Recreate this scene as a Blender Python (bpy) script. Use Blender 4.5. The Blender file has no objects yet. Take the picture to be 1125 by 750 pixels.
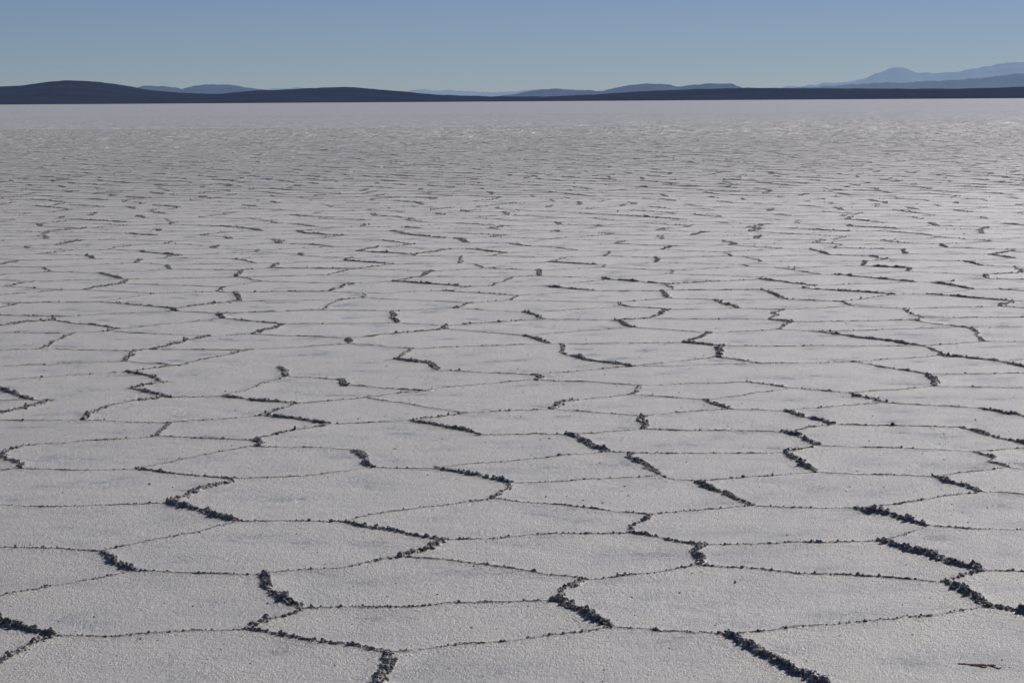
import bpy, math, random
import numpy as np
from mathutils import Matrix, Vector, geometry, noise

rng = np.random.default_rng(11)
random.seed(11)
scene = bpy.context.scene
scene.view_settings.view_transform = 'Standard'
scene.view_settings.look = 'None'
scene.view_settings.exposure = 0

# ------------------------------------------------------------ camera
H = 1.7
F = 2800.0
PITCH = math.atan((375 - 111) / F)
ROLL = math.radians(-0.36)
M = Matrix.Rotation(math.pi / 2 - PITCH, 3, 'X') @ Matrix.Rotation(ROLL, 3, 'Z')
cam_d = bpy.data.cameras.new("camera")
cam = bpy.data.objects.new("camera", cam_d)
scene.collection.objects.link(cam)
cam.matrix_world = Matrix.Translation((0, 0, H)) @ M.to_4x4()
cam_d.sensor_width = 36
cam_d.lens = F / 1125 * 36
cam_d.clip_start = 0.1
cam_d.clip_end = 120000
scene.camera = cam

def ray(u, v):
    return M @ Vector(((u - 562.5) / F, -(v - 375) / F, -1))

def gp(u, v):           # surveyed point on the salt plane, metres
    r = ray(u, v)
    t = H / -r.z
    return (r.x * t, r.y * t)

def bearing(u, v):      # surveyed skyline: bearing and elevation (tangents)
    r = ray(u, v)
    return r.x / r.y, r.z / r.y

# ------------------------------------------------------------ node helpers
def new_mat(name):
    m = bpy.data.materials.new(name)
    m.use_nodes = True
    nt = m.node_tree
    return m, nt, nt.nodes["Principled BSDF"]

def noise_n(nt, co, scale, detail=3, rough=0.55):
    n = nt.nodes.new('ShaderNodeTexNoise')
    n.inputs['Scale'].default_value = scale
    n.inputs['Detail'].default_value = detail
    n.inputs['Roughness'].default_value = rough
    nt.links.new(co, n.inputs['Vector'])
    return n.outputs['Fac']

def mapr(nt, src, a, b, c, d):
    n = nt.nodes.new('ShaderNodeMapRange')
    for i, v in zip(('From Min', 'From Max', 'To Min', 'To Max'), (a, b, c, d)):
        n.inputs[i].default_value = v
    nt.links.new(src, n.inputs['Value'])
    return n.outputs['Result']

def math_n(nt, op, a, b):
    n = nt.nodes.new('ShaderNodeMath'); n.operation = op
    for i, s in enumerate((a, b)):
        if isinstance(s, (int, float)): n.inputs[i].default_value = s
        else: nt.links.new(s, n.inputs[i])
    return n.outputs[0]

def mixc(nt, f, a, b):
    n = nt.nodes.new('ShaderNodeMix'); n.data_type = 'RGBA'
    if isinstance(f, (int, float)): n.inputs[0].default_value = f
    else: nt.links.new(f, n.inputs[0])
    for i, s in ((6, a), (7, b)):
        if isinstance(s, tuple): n.inputs[i].default_value = (*s, 1)
        else: nt.links.new(s, n.inputs[i])
    return n.outputs[2]

# ------------------------------------------------------------ salt material
salt, nt, bsdf = new_mat("salt_crust")
geo = nt.nodes.new('ShaderNodeNewGeometry')
P = geo.outputs['Position']
big = noise_n(nt, P, 0.35, 4)
mid = noise_n(nt, P, 2.6, 5, 0.6)
fine = noise_n(nt, P, 40, 4, 0.75)
grain = noise_n(nt, P, 150, 2, 0.8)
c = mixc(nt, mapr(nt, big, 0.35, 0.65, 0, 1), (0.48, 0.455, 0.425), (0.555, 0.53, 0.495))
c = mixc(nt, mapr(nt, mid, 0.4, 0.7, 0, 0.4), c, (0.43, 0.407, 0.38))
c = mixc(nt, mapr(nt, fine, 0.5, 0.7, 0, 0.65), c, (0.28, 0.265, 0.25))
c = mixc(nt, mapr(nt, grain, 0.52, 0.64, 0, 0.85), c, (0.84, 0.82, 0.79))
c = mixc(nt, mapr(nt, grain, 0.47, 0.37, 0, 0.85), c, (0.19, 0.18, 0.172))
at = nt.nodes.new('ShaderNodeAttribute'); at.attribute_name = 'dirt_shade'
zf = at.outputs['Fac']
dirt_shade = mixc(nt, mapr(nt, noise_n(nt, P, 70, 3), 0.40, 0.62, 0, 1), (0.065, 0.06, 0.058), (0.42, 0.40, 0.385))  # dirty salt; backlit shade and crack darkness are painted into this colour too
c = mixc(nt, zf, c, dirt_shade)
nt.links.new(c, bsdf.inputs['Base Color'])
rg = math_n(nt, 'ADD', mapr(nt, mid, 0.35, 0.65, 0.20, 0.50), mapr(nt, grain, 0.50, 0.62, 0.06, -0.12))
nt.links.new(math_n(nt, 'MAXIMUM', 0.11, math_n(nt, 'ADD', rg, math_n(nt, 'MULTIPLY', zf, 0.5))), bsdf.inputs['Roughness'])
nt.links.new(mapr(nt, zf, 0, 1, 0.62, 0.15), bsdf.inputs['Specular IOR Level'])
hsum = math_n(nt, 'ADD', math_n(nt, 'MULTIPLY', fine, 0.013), math_n(nt, 'MULTIPLY', grain, 0.0095))
hsum = math_n(nt, 'ADD', hsum, math_n(nt, 'MULTIPLY', mid, 0.03))
b = nt.nodes.new('ShaderNodeBump')
b.inputs['Strength'].default_value = 0.95
b.inputs['Distance'].default_value = 1.0
nt.links.new(hsum, b.inputs['Height'])
nt.links.new(b.outputs[0], bsdf.inputs['Normal'])

def make_mesh(name, V, Fc, mat, smooth=False, dirt_shade=None):
    """V (n,3) float; Fc (m,k) int"""
    me = bpy.data.meshes.new(name)
    n, m, k = len(V), len(Fc), Fc.shape[1]
    me.vertices.add(n)
    me.vertices.foreach_set('co', np.asarray(V, dtype=np.float32).ravel())
    me.loops.add(m * k)
    me.loops.foreach_set('vertex_index', Fc.astype(np.int32).ravel())
    me.polygons.add(m)
    me.polygons.foreach_set('loop_start', np.arange(0, m * k, k, dtype=np.int32))
    me.polygons.foreach_set('use_smooth', np.full(m, smooth))
    if dirt_shade is not None:
        a = me.attributes.new('dirt_shade', 'FLOAT', 'POINT')
        a.data.foreach_set('value', np.asarray(dirt_shade, dtype=np.float32))
    me.update(calc_edges=True)
    me.materials.append(mat)
    o = bpy.data.objects.new(name, me)
    scene.collection.objects.link(o)
    return o

def grid_faces(nr, nc):
    i = np.arange(nr - 1)[:, None] * nc + np.arange(nc - 1)[None, :]
    i = i.ravel()
    return np.stack([i, i + 1, i + nc + 1, i + nc], 1)

# ------------------------------------------------------------ salt ground sheet
g = np.concatenate([np.linspace(0, 20, 21), 20 * np.power(1.35, np.arange(1, 29))])
xs = np.concatenate([-g[:0:-1], g])
X, Y = np.meshgrid(xs, xs)
V = np.stack([X.ravel(), Y.ravel(), np.zeros(X.size)], 1)
make_mesh("salt_flat_ground", V, grid_faces(len(xs), len(xs)), salt)

# ------------------------------------------------------------ polygon ridges: surveyed near network
TR = [
 (3,[(-40,680),(0,685),(30,690),(58,700)]), (2,[(58,700),(30,712),(0,728),(-30,742)]),
 (1,[(58,700),(120,698),(200,695),(270,692)]), (2,[(270,692),(300,684),(330,670)]),
 (2,[(270,692),(330,702),(385,710),(428,717)]), (3,[(428,717),(418,735),(415,750),(410,772)]),
 (1,[(428,717),(500,710),(560,703),(620,697),(672,690)]), (3,[(288,632),(298,648),(312,660),(330,669)]),
 (1,[(330,669),(420,668),(500,664),(560,662),(608,660)]), (3,[(608,660),(640,674),(672,690)]),
 (3,[(608,660),(622,648),(642,638)]), (1,[(642,638),(700,632),(770,622)]),
 (1,[(642,636),(590,630),(540,622),(490,616),(440,612)]), (3,[(490,594),(468,605),(440,612)]),
 (1,[(440,612),(380,622),(300,630),(288,632)]), (1,[(288,632),(220,630),(150,628)]),
 (3,[(112,606),(125,616),(150,628)]), (1,[(112,606),(60,603),(-30,602)]),
 (1,[(112,606),(150,597),(200,588),(262,573)]), (1,[(150,628),(100,638),(50,645),(-30,661)]),
 (3,[(185,553),(220,562),(262,573)]), (3,[(185,553),(205,545),(232,535),(258,527)]),
 (1,[(185,553),(90,556),(-30,555)]), (2,[(150,516),(200,522),(258,527)]),
 (1,[(150,516),(80,517),(22,515)]), (3,[(5,497),(12,505),(22,515)]), (2,[(5,497),(25,490)]),
 (1,[(22,515),(-30,520)]),
 (1,[(150,516),(190,508),(240,497),(282,490)]), (3,[(275,484),(284,491)]),
 (1,[(284,491),(325,492),(390,495)]), (2,[(275,484),(320,474),(362,467)]),
 (1,[(262,573),(320,573),(378,574)]), (2,[(378,574),(430,584),(490,594)]),
 (1,[(490,594),(600,588),(690,586)]), (2,[(690,586),(700,575),(715,566)]),
 (2,[(690,586),(730,592),(770,600)]), (3,[(770,600),(770,622)]),
 (1,[(378,574),(430,562),(500,554),(540,548)]), (2,[(540,548),(562,531)]),
 (3,[(478,515),(520,522),(562,531)]), (1,[(478,515),(410,514)]),
 (3,[(388,495),(400,505),(410,514)]), (1,[(410,514),(340,522),(258,527)]),
 (1,[(562,531),(640,528),(725,523)]), (1,[(540,548),(620,556),(715,566)]),
 (3,[(690,498),(708,510),(725,523)]), (1,[(690,498),(670,497)]),
 (3,[(622,478),(645,488),(670,497)]), (1,[(622,478),(560,478),(528,478)]),
 (1,[(478,515),(540,508),(610,502),(670,497)]), (3,[(452,463),(490,470),(528,478)]),
 (2,[(452,463),(480,459),(510,454)]), (1,[(362,467),(452,463)]),
 (1,[(725,523),(766,529)]), (3,[(766,529),(795,543),(826,556)]),
 (1,[(715,566),(826,556)]), (1,[(766,529),(830,524),(897,519)]),
 (1,[(826,556),(880,558),(943,559)]), (3,[(943,559),(980,567),(1018,578)]),
 (1,[(943,559),(1010,550),(1078,541)]), (3,[(1025,524),(1050,532),(1078,541)]),
 (1,[(1025,524),(960,522),(897,519)]), (1,[(770,600),(870,597),(968,595)]),
 (3,[(968,595),(1000,605),(1040,618),(1078,628)]), (1,[(968,595),(995,588),(1018,578)]),
 (1,[(1018,578),(1070,582),(1160,583)]), (1,[(770,622),(860,628),(950,634),(1035,640)]),
 (2,[(1035,640),(1055,634),(1078,628)]), (3,[(1035,640),(1060,654),(1085,667)]),
 (3,[(1085,667),(1125,673),(1170,682)]), (1,[(1078,628),(1160,628)]),
 (1,[(672,690),(740,694),(797,698)]), (3,[(797,698),(835,715),(870,732),(900,750),(925,770)]),
 (1,[(797,698),(880,690),(960,682),(1040,675),(1085,667)]),
 (3,[(860,475),(880,482),(900,490)]), (3,[(862,498),(880,508),(897,519)]),
 (2,[(862,498),(900,490)]), (1,[(690,498),(770,499),(862,498)]),
 (3,[(862,452),(890,460),(917,467)]), (2,[(917,467),(885,472),(860,475)]),
 (1,[(900,490),(980,493),(1070,497)]), (2,[(1070,497),(1090,504),(1108,514)]),
 (3,[(1057,470),(1090,480),(1150,492)]), (1,[(917,467),(990,468),(1057,470)]),
 (3,[(1077,449),(1100,455),(1150,461)]), (1,[(1025,524),(1070,518),(1108,514)]),
 (1,[(1078,541),(1150,545)]), (1,[(1108,514),(1160,520)]), (1,[(1070,497),(1150,492)]),
 (1,[(860,475),(790,474),(708,472)]), (3,[(705,458),(708,472)]), (1,[(708,472),(660,476),(622,478)]),
 (3,[(140,409),(160,412),(180,420)]), (3,[(180,420),(145,427)]), (3,[(145,427),(188,437)]),
 (1,[(188,437),(245,436)]), (2,[(188,437),(130,443),(97,455)]), (2,[(140,409),(195,402)]),
 (3,[(97,455),(92,462)]), (1,[(92,462),(-30,463)]),
 (3,[(245,436),(290,441),(328,444)]), (2,[(328,444),(285,457)]), (3,[(285,457),(330,461),(362,467)]),
 (2,[(172,480),(185,465)]), (1,[(185,465),(285,457)]), (1,[(172,480),(275,484)]),
 (1,[(92,462),(185,465)]), (1,[(172,480),(100,486),(25,490)]),
 (3,[(307,404),(315,414)]), (1,[(315,414),(375,418)]), (3,[(375,418),(381,424)]),
 (2,[(381,424),(467,430)]), (1,[(328,444),(400,437),(467,430)]), (1,[(467,430),(500,425),(590,417)]),
 (1,[(400,437),(510,454)]), (1,[(510,454),(605,450)]), (3,[(605,450),(628,440)]),
 (1,[(605,450),(705,458)]), (1,[(628,440),(695,434)]), (2,[(695,434),(703,424)]),
 (3,[(620,390),(655,397),(693,403)]), (3,[(475,400),(482,407)]), (1,[(482,407),(585,412)]),
 (3,[(585,412),(590,418)]), (1,[(590,418),(640,420),(703,424)]), (1,[(585,412),(693,403)]),
 (3,[(775,440),(802,450)]), (1,[(802,450),(862,452)]), (1,[(695,434),(775,440)]),
 (1,[(705,458),(802,450)]), (2,[(820,420),(870,427)]), (1,[(870,427),(775,440)]),
 (1,[(870,427),(935,432)]), (3,[(935,432),(972,443)]), (1,[(972,443),(1077,449)]),
 (1,[(972,443),(862,452)]), (3,[(1020,412),(1027,425)]), (1,[(1027,425),(1130,427)]),
 (1,[(935,432),(1027,425)]), (1,[(703,424),(820,420)]), (1,[(245,436),(315,414)]),
]
edges = []      # list of (Nx2 array, strength)
for s, pl in TR:
    edges.append((np.array([gp(*p) for p in pl]), s))

poly = np.array([gp(*p) for p in [(-28,790),(-28,455),(90,450),(133,404),(200,398),(300,400),(470,396),
        (612,386),(700,398),(820,414),(1020,408),(1135,420),(1150,600),(1158,790)]])
snap = np.array([gp(*p) for p in [(-40,680),(-30,742),(-30,602),(-30,661),(-30,555),(-30,520),(-30,463),
        (140,409),(195,402),(307,404),(475,400),(620,390),(693,403),(820,420),(1020,412),(1130,427),
        (1150,461),(1150,492),(1160,520),(1150,545),(1160,583),(1160,628),(1170,682),(925,770),(410,772)]])

def inside(p):
    x, y = p; c = False; n = len(poly)
    for i in range(n):
        x1, y1 = poly[i]; x2, y2 = poly[i - 1]
        if (y1 > y) != (y2 > y) and x < (x2 - x1) * (y - y1) / (y2 - y1) + x1:
            c = not c
    return c

# ------------------------------------------------------------ random network elsewhere (Voronoi of jittered lattice)
S = 1.15
YMAX = 330
pts = []
row = 0
y = 3.0
while y < YMAX:
    hw = 0.235 * y + 4
    n = int(hw / S) + 1
    for i in range(-n, n + 1):
        pts.append(((i + 0.5 * (row % 2)) * S + rng.uniform(-.34, .34) * S, y + rng.uniform(-.34, .34) * S))
    y += S * 0.88; row += 1
res = geometry.delaunay_2d_cdt([Vector(p) for p in pts], [], [], 0, 1e-5)
dv, df = res[0], res[2]
cc = []
e2f = {}
for fi, f in enumerate(df):
    a, b_, c_ = (dv[i] for i in f)
    D = 2 * (a.x * (b_.y - c_.y) + b_.x * (c_.y - a.y) + c_.x * (a.y - b_.y))
    A2, B2, C2 = a.length_squared, b_.length_squared, c_.length_squared
    if abs(D) < 1e-9: cc.append((a.x, a.y))
    else: cc.append(((A2 * (b_.y - c_.y) + B2 * (c_.y - a.y) + C2 * (a.y - b_.y)) / D,
                     (A2 * (c_.x - b_.x) + B2 * (a.x - c_.x) + C2 * (b_.x - a.x)) / D))
    for j in range(3):
        k = tuple(sorted((f[j], f[(j + 1) % 3])))
        e2f.setdefault(k, []).append(fi)
cc = np.array(cc)
near_in = {}
for i, p in enumerate(cc):
    near_in[i] = inside(p) if p[1] < 22 else False
for k, fs in e2f.items():
    if len(fs) != 2: continue
    a, b_ = fs
    pa, pb = cc[a], cc[b_]
    if near_in[a] and near_in[b_]: continue
    if near_in[a]: pa = snap[np.argmin(((snap - pb) ** 2).sum(1))]
    elif near_in[b_]: pb = snap[np.argmin(((snap - pa) ** 2).sum(1))]
    L = math.hypot(*(pb - pa))
    if L > 2.2 or L < 0.02 or min(pa[1], pb[1]) < 2.5: continue
    sx, sy = pb - pa
    if sy > 0: sx, sy = -sx, -sy            # pointing towards viewer
    dx, dy = abs(sx), abs(sy)
    r = rng.random()
    # ridges along the view direction and NW-SE diagonals are made tallest
    if dx < 0.4 * dy: s = 3 if r < .6 else 2
    elif dx < 1.0 * dy: s = (3 if r < .7 else 2) if sx > 0 else (3 if r < .12 else (2 if r < .5 else 1))
    elif dx < 1.8 * dy: s = 2 if r < .3 else 1
    else: s = 2 if r < .05 else 1
    if s == 1 and pa[1] > 170: continue
    edges.append((np.array([pa, pb]), s))

# ------------------------------------------------------------ ridge geometry
def ico(sub):
    import bmesh
    bm = bmesh.new(); bmesh.ops.create_icosphere(bm, subdivisions=sub, radius=1)
    v = np.array([x.co[:] for x in bm.verts]); f = np.array([[q.index for q in x.verts] for x in bm.faces])
    bm.free(); return v, f
IC1, IC2 = ico(1), ico(2)
SV, SF, SD = [], [], []; sbase = 0
lump = {1: [], 2: []}
RH = {1: 0.0042, 2: 0.0072, 3: 0.0115}
RW = {1: 0.0044, 2: 0.0062, 3: 0.0082}

def smooth_noise(n, k):
    m = max(2, int(n / k) + 2)
    r = rng.normal(0, 1, m)
    return np.interp(np.linspace(0, m - 1, n), np.arange(m), r)

for P_, s in edges:
    d = P_[:, 1].mean()
    step = 0.012 if d < 14 else (0.025 if d < 30 else (0.07 if d < 80 else 0.2))
    seg = np.hypot(*np.diff(P_, axis=0).T)
    cum = np.concatenate([[0], np.cumsum(seg)])
    L = cum[-1]
    if L < 1e-3: continue
    n = max(3, int(L / step) + 1)
    t = np.linspace(0, L, n)
    x = np.interp(t, cum, P_[:, 0]); y_ = np.interp(t, cum, P_[:, 1])
    tx = np.gradient(x); ty = np.gradient(y_)
    ln = np.hypot(tx, ty) + 1e-9
    nx, ny = -ty / ln, tx / ln
    win = np.sin(np.pi * np.clip(t / L, 0, 1)) ** 0.5
    w = (smooth_noise(n, 0.20 / step) * 0.015 + smooth_noise(n, 0.06 / step) * 0.006) * win
    x = x + nx * w; y_ = y_ + ny * w
    amp = np.clip(1.0 + 0.34 * smooth_noise(n, max(1, 0.09 / step)), 0.5, 1.8)
    if s == 3: amp *= 0.75 + 0.35 * win
    fade = np.clip(1.12 - d / 230, 0.10, 1)
    hh = RH[s] * amp * fade * (0.75 + 0.5 * rng.random(n))
    ww = RW[s] * (0.7 + 0.4 * amp) * (0.8 + 0.4 * rng.random(n))
    if d < 45:
        prof = [(-.10, -0.002, 0, 0), (-.035, 0.0028, 0, 0), (-1.7, 0.003, 0.10, 0.2), (-0.9, 0.003, 0.55, 0.8), (0, 0.003, 0.85, 1),
                (0.9, 0.003, 0.55, 0.8), (1.7, 0.003, 0.10, 0.2), (.035, 0.0028, 0, 0), (.10, -0.002, 0, 0)]
    else:
        prof = [(-1.7, -0.002, 0, 0.45), (-0.5, 0.002, 0.8, .9), (0.5, 0.002, 1.0, .9), (1.7, -0.002, 0, 0.45)]
    k = len(prof)
    vv = np.zeros((n, k, 3)); dd = np.zeros((n, k))
    dirt_shade_f = 1 if d < 45 else float(np.clip(1.15 - (d - 45) / 110, 0.3, 1))
    for j, (o, z0, zh, dv_) in enumerate(prof):
        jit = 1 + 0.25 * rng.normal(0, 1, n)
        oo = o * ww * jit if abs(o) > 0.11 or o == 0 else o * np.ones(n)
        vv[:, j, 0] = x + nx * oo; vv[:, j, 1] = y_ + ny * oo
        vv[:, j, 2] = z0 + zh * hh * (1 + (0.3 * rng.normal(0, 1, n) if zh > .3 else 0))
        dd[:, j] = dv_ * dirt_shade_f
    SV.append(vv.reshape(-1, 3)); SF.append(grid_faces(n, k) + sbase); SD.append(dd.ravel()); sbase += n * k
    # crumbs
    if d < 60:
        lev = 2 if d < 11 else 1
        per = {1: 95, 2: 170, 3: 320}[s] * (1 if d < 11 else (0.8 if d < 20 else (.4 if d < 35 else .2)))
        m = rng.poisson(L * per)
        if m == 0: continue
        idx = rng.integers(0, n, m)
        keep = rng.random(m) < np.clip(amp[idx], 0.2, 1)
        idx = idx[keep]; m = len(idx)
        if m == 0: continue
        r = np.exp(rng.normal(0, 0.42, m)) * {1: .0024, 2: .0034, 3: .0043}[s] * (1 if d < 20 else 1.2) * (0.6 + 0.4 * np.minimum(amp[idx], 1.3))
        r = np.minimum(r, .011)
        o = rng.normal(0, 0.78, m) * RW[s] * 1.1
        px = x[idx] + nx[idx] * o + rng.uniform(-.6, .6, m) * step
        py = y_[idx] + ny[idx] * o + rng.uniform(-.6, .6, m) * step
        top = 0.003 + hh[idx] * 0.85 * np.exp(-(o / (RW[s] * 1.2)) ** 2)
        pz = top + r * rng.uniform(-0.3, 0.5, m)
        lump[lev].append(np.stack([px, py, pz, r], 1))

m = 6000
yy = rng.uniform(5, 22, m); xx = rng.uniform(-1, 1, m) * (0.27 * yy + 1)
lump[1].append(np.stack([xx, yy, np.zeros(m), np.exp(rng.normal(0, .45, m)) * .0018], 1))

ridge = make_mesh("salt_polygon_ridges", np.concatenate(SV), np.concatenate(SF), salt, True, np.concatenate(SD))
for lev, (tv, tf) in ((1, IC1), (2, IC2)):
    L_ = np.concatenate(lump[lev]); n = len(L_)
    v = np.repeat(tv[None], n, 0) * (1 + 0.22 * rng.normal(0, 1, (n, len(tv), 1)).clip(-1.8, 1.8))
    v = v * rng.uniform(0.7, 1.35, (n, 1, 3))
    a = rng.uniform(0, 6.28, n); ca, sa = np.cos(a)[:, None], np.sin(a)[:, None]
    vx = v[:, :, 0] * ca - v[:, :, 1] * sa; vy = v[:, :, 0] * sa + v[:, :, 1] * ca
    r = L_[:, 3][:, None]
    v = np.stack([vx * r + L_[:, 0][:, None], vy * r + L_[:, 1][:, None], v[:, :, 2] * r + L_[:, 2][:, None]], 2)
    f = (tf[None] + (np.arange(n) * len(tv))[:, None, None]).reshape(-1, 3)
    dval = np.repeat(rng.uniform(0.0, 1.0, n), len(tv))
    o = make_mesh("crumbs_fine" if lev == 2 else "crumbs", v.reshape(-1, 3), f, salt, False, dval)
    o.parent = ridge
    print("lumps", lev, n)
print("edges", len(edges), "strip verts", sbase)

# ------------------------------------------------------------ small mud scar (bottom right)
mud, nt, bs = new_mat("brown_mud")
geo = nt.nodes.new('ShaderNodeNewGeometry')
nt.links.new(mixc(nt, noise_n(nt, geo.outputs['Position'], 90), (0.03, 0.018, 0.014), (0.20, 0.12, 0.09)), bs.inputs['Base Color'])
bs.inputs['Roughness'].default_value = 1
bs.inputs['Specular IOR Level'].default_value = 0.1
def scar(a0, a1, wmax, seed):
    p0, p1 = np.array(gp(*a0)), np.array(gp(*a1))
    VV = []; n = 46
    for i in range(n):
        q = i / (n - 1)
        cpt = p0 + (p1 - p0) * q
        cpt[1] += 0.03 * noise.noise(Vector((q * 4, 2, seed)))
        wd = wmax * math.sin(math.pi * q) ** .8 * (0.3 + 1.2 * abs(noise.noise(Vector((q * 8, 9, seed))))) + 0.001
        for o_, z in ((-1, -0.002), (-.5, 0.0015), (.2, 0.003), (1, -0.002)):
            VV.append((cpt[0], cpt[1] + o_ * wd * (1 + .5 * random.random()), z * (0.6 + .8 * random.random()) if z > 0 else z))
    return VV
v1 = scar((1052, 729), (1094, 731), 0.030, 1)
v2 = scar((1066, 731), (1100, 733), 0.026, 5)
gf = grid_faces(46, 4)
make_mesh("mud_scar", np.array(v1 + v2), np.concatenate([gf, gf + 46 * 4]), mud, False)

# ------------------------------------------------------------ hills
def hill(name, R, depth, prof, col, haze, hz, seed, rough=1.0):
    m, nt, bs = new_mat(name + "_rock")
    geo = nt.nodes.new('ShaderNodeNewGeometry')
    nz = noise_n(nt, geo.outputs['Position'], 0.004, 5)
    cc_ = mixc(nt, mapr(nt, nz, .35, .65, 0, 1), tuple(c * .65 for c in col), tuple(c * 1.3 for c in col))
    nt.links.new(cc_, bs.inputs['Base Color'])
    bs.inputs['Roughness'].default_value = 1
    bs.inputs['Specular IOR Level'].default_value = 0
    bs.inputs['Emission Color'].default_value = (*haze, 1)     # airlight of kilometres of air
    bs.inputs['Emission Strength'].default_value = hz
    P = np.array([bearing(*p) for p in prof])
    b0, b1 = P[0, 0], P[-1, 0]
    nc, nr = 900, 26
    bb = np.linspace(b0, b1, nc)
    el = np.interp(bb, P[:, 0], P[:, 1])
    kern = np.hanning(7); kern /= kern.sum()
    el = np.convolve(np.pad(el, 3, mode='edge'), kern, 'valid')
    el = el + np.array([noise.fractal(Vector((q * 220, seed, 0.5)), 0.9, 2.0, 5) for q in bb]) * 0.00028 * rough
    V = np.zeros((nr, nc, 3))
    for i in range(nr):
        q = i / (nr - 1) * 2 - 1
        y = R + depth * q
        for j in range(nc):
            x = bb[j] * (R + depth * q * 0.6)
            hc = el[j] * R + H
            n_ = noise.fractal(Vector((x * .0012 * 9000 / R, y * .0012 * 9000 / R, seed)), 1.0, 2.0, 5)
            sh = (1 - abs(q)) ** 0.8
            z = max(hc, 0) * sh * (1 + 0.28 * n_ * abs(q) ** .5) + rough * n_ * R * 0.00026 * (1 if i not in (0, nr - 1) else 0)
            if i in (0, nr - 1): z = -5
            if sh < 0.999: z = min(z, max(hc, 0) * (0.2 + .8 * sh))
            V[i, j] = (x, y, z)
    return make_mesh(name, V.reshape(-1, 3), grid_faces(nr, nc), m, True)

A = [(-500,100),(-300,92),(-150,99),(-60,98),(0,94.5),(30,93),(55,89.5),(75,88),(110,89.5),(140,94),(165,99),(200,102),(240,103),
     (280,99),(320,97),(350,95.5),(380,95),(400,96.5),(440,100),(480,104),(540,106),(600,106),(650,103.5),(690,100.5),(730,98.5),
     (780,97),(830,96.5),(900,97),(980,97),(1050,97),(1125,95),(1250,93),(1400,95),(1600,94)]
B = [(120,104),(145,97),(158,93),(180,94),(200,97),(215,93),(235,92),(255,93),(280,97),(300,99),(360,101),(440,104),(540,106),
     (566,103),(590,98.5),(612,97),(640,99),(660,100),(685,94),(705,91.5),(735,92.5),(745,95),(765,93),(780,91.5),(805,92),(816,97),(830,104),(840,108)]
B2 = [(830,104),(860,97),(900,95),(945,92),(985,90),(1030,89),(1060,87),(1090,83),(1125,79),(1200,72),(1350,80),(1600,88)]
C = [(-500,104),(100,104),(150,95),(200,99),(300,97),(330,96),(380,101),(435,100),(465,97.5),(490,98.5),(515,101),(550,101),(575,99),(600,97.5),(640,100),(700,101),
     (800,101),(860,96),(900,92),(935,89.5),(950,86),(965,79),(980,73.5),(990,74),(1005,79),(1025,80.5),(1045,78),(1060,76),(1080,71.5),(1095,69),(1110,66.5),(1125,68),(1200,60),(1350,75),(1600,90)]
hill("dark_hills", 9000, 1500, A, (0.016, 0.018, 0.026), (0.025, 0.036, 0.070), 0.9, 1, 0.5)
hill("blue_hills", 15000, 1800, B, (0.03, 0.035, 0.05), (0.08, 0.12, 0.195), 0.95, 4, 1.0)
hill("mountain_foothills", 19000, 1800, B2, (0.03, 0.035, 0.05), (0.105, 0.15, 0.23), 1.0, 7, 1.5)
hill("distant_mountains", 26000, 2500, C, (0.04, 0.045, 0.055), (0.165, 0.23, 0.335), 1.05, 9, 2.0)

# ------------------------------------------------------------ light
EL, AZ = 31, 34
w = bpy.data.worlds.new("World"); scene.world = w; w.use_nodes = True
nt = w.node_tree
sky = nt.nodes.new('ShaderNodeTexSky'); sky.sky_type = 'NISHITA'; sky.sun_disc = False
sky.sun_elevation = math.radians(EL); sky.sun_rotation = math.radians(AZ)
sky.altitude = 3650; sky.air_density = 1.0; sky.dust_density = 0.3; sky.ozone_density = 2.0
bg = nt.nodes["Background"]
mx = nt.nodes.new('ShaderNodeMix'); mx.data_type = 'RGBA'; mx.blend_type = 'MULTIPLY'
mx.inputs[0].default_value = 1; mx.inputs[7].default_value = (0.59, 0.64, 0.83, 1)
nt.links.new(sky.outputs[0], mx.inputs[6])
nt.links.new(mx.outputs[2], bg.inputs[0]); bg.inputs[1].default_value = 0.054
sd = bpy.data.lights.new("sun", 'SUN'); sd.energy = 4.4; sd.angle = math.radians(0.5); sd.color = (1, 0.945, 0.885)
so = bpy.data.objects.new("sun", sd); scene.collection.objects.link(so)
tos = Vector((math.sin(math.radians(AZ)) * math.cos(math.radians(EL)), math.cos(math.radians(AZ)) * math.cos(math.radians(EL)), math.sin(math.radians(EL))))
so.rotation_euler = tos.to_track_quat('Z', 'Y').to_euler()
so.location = tos * 50
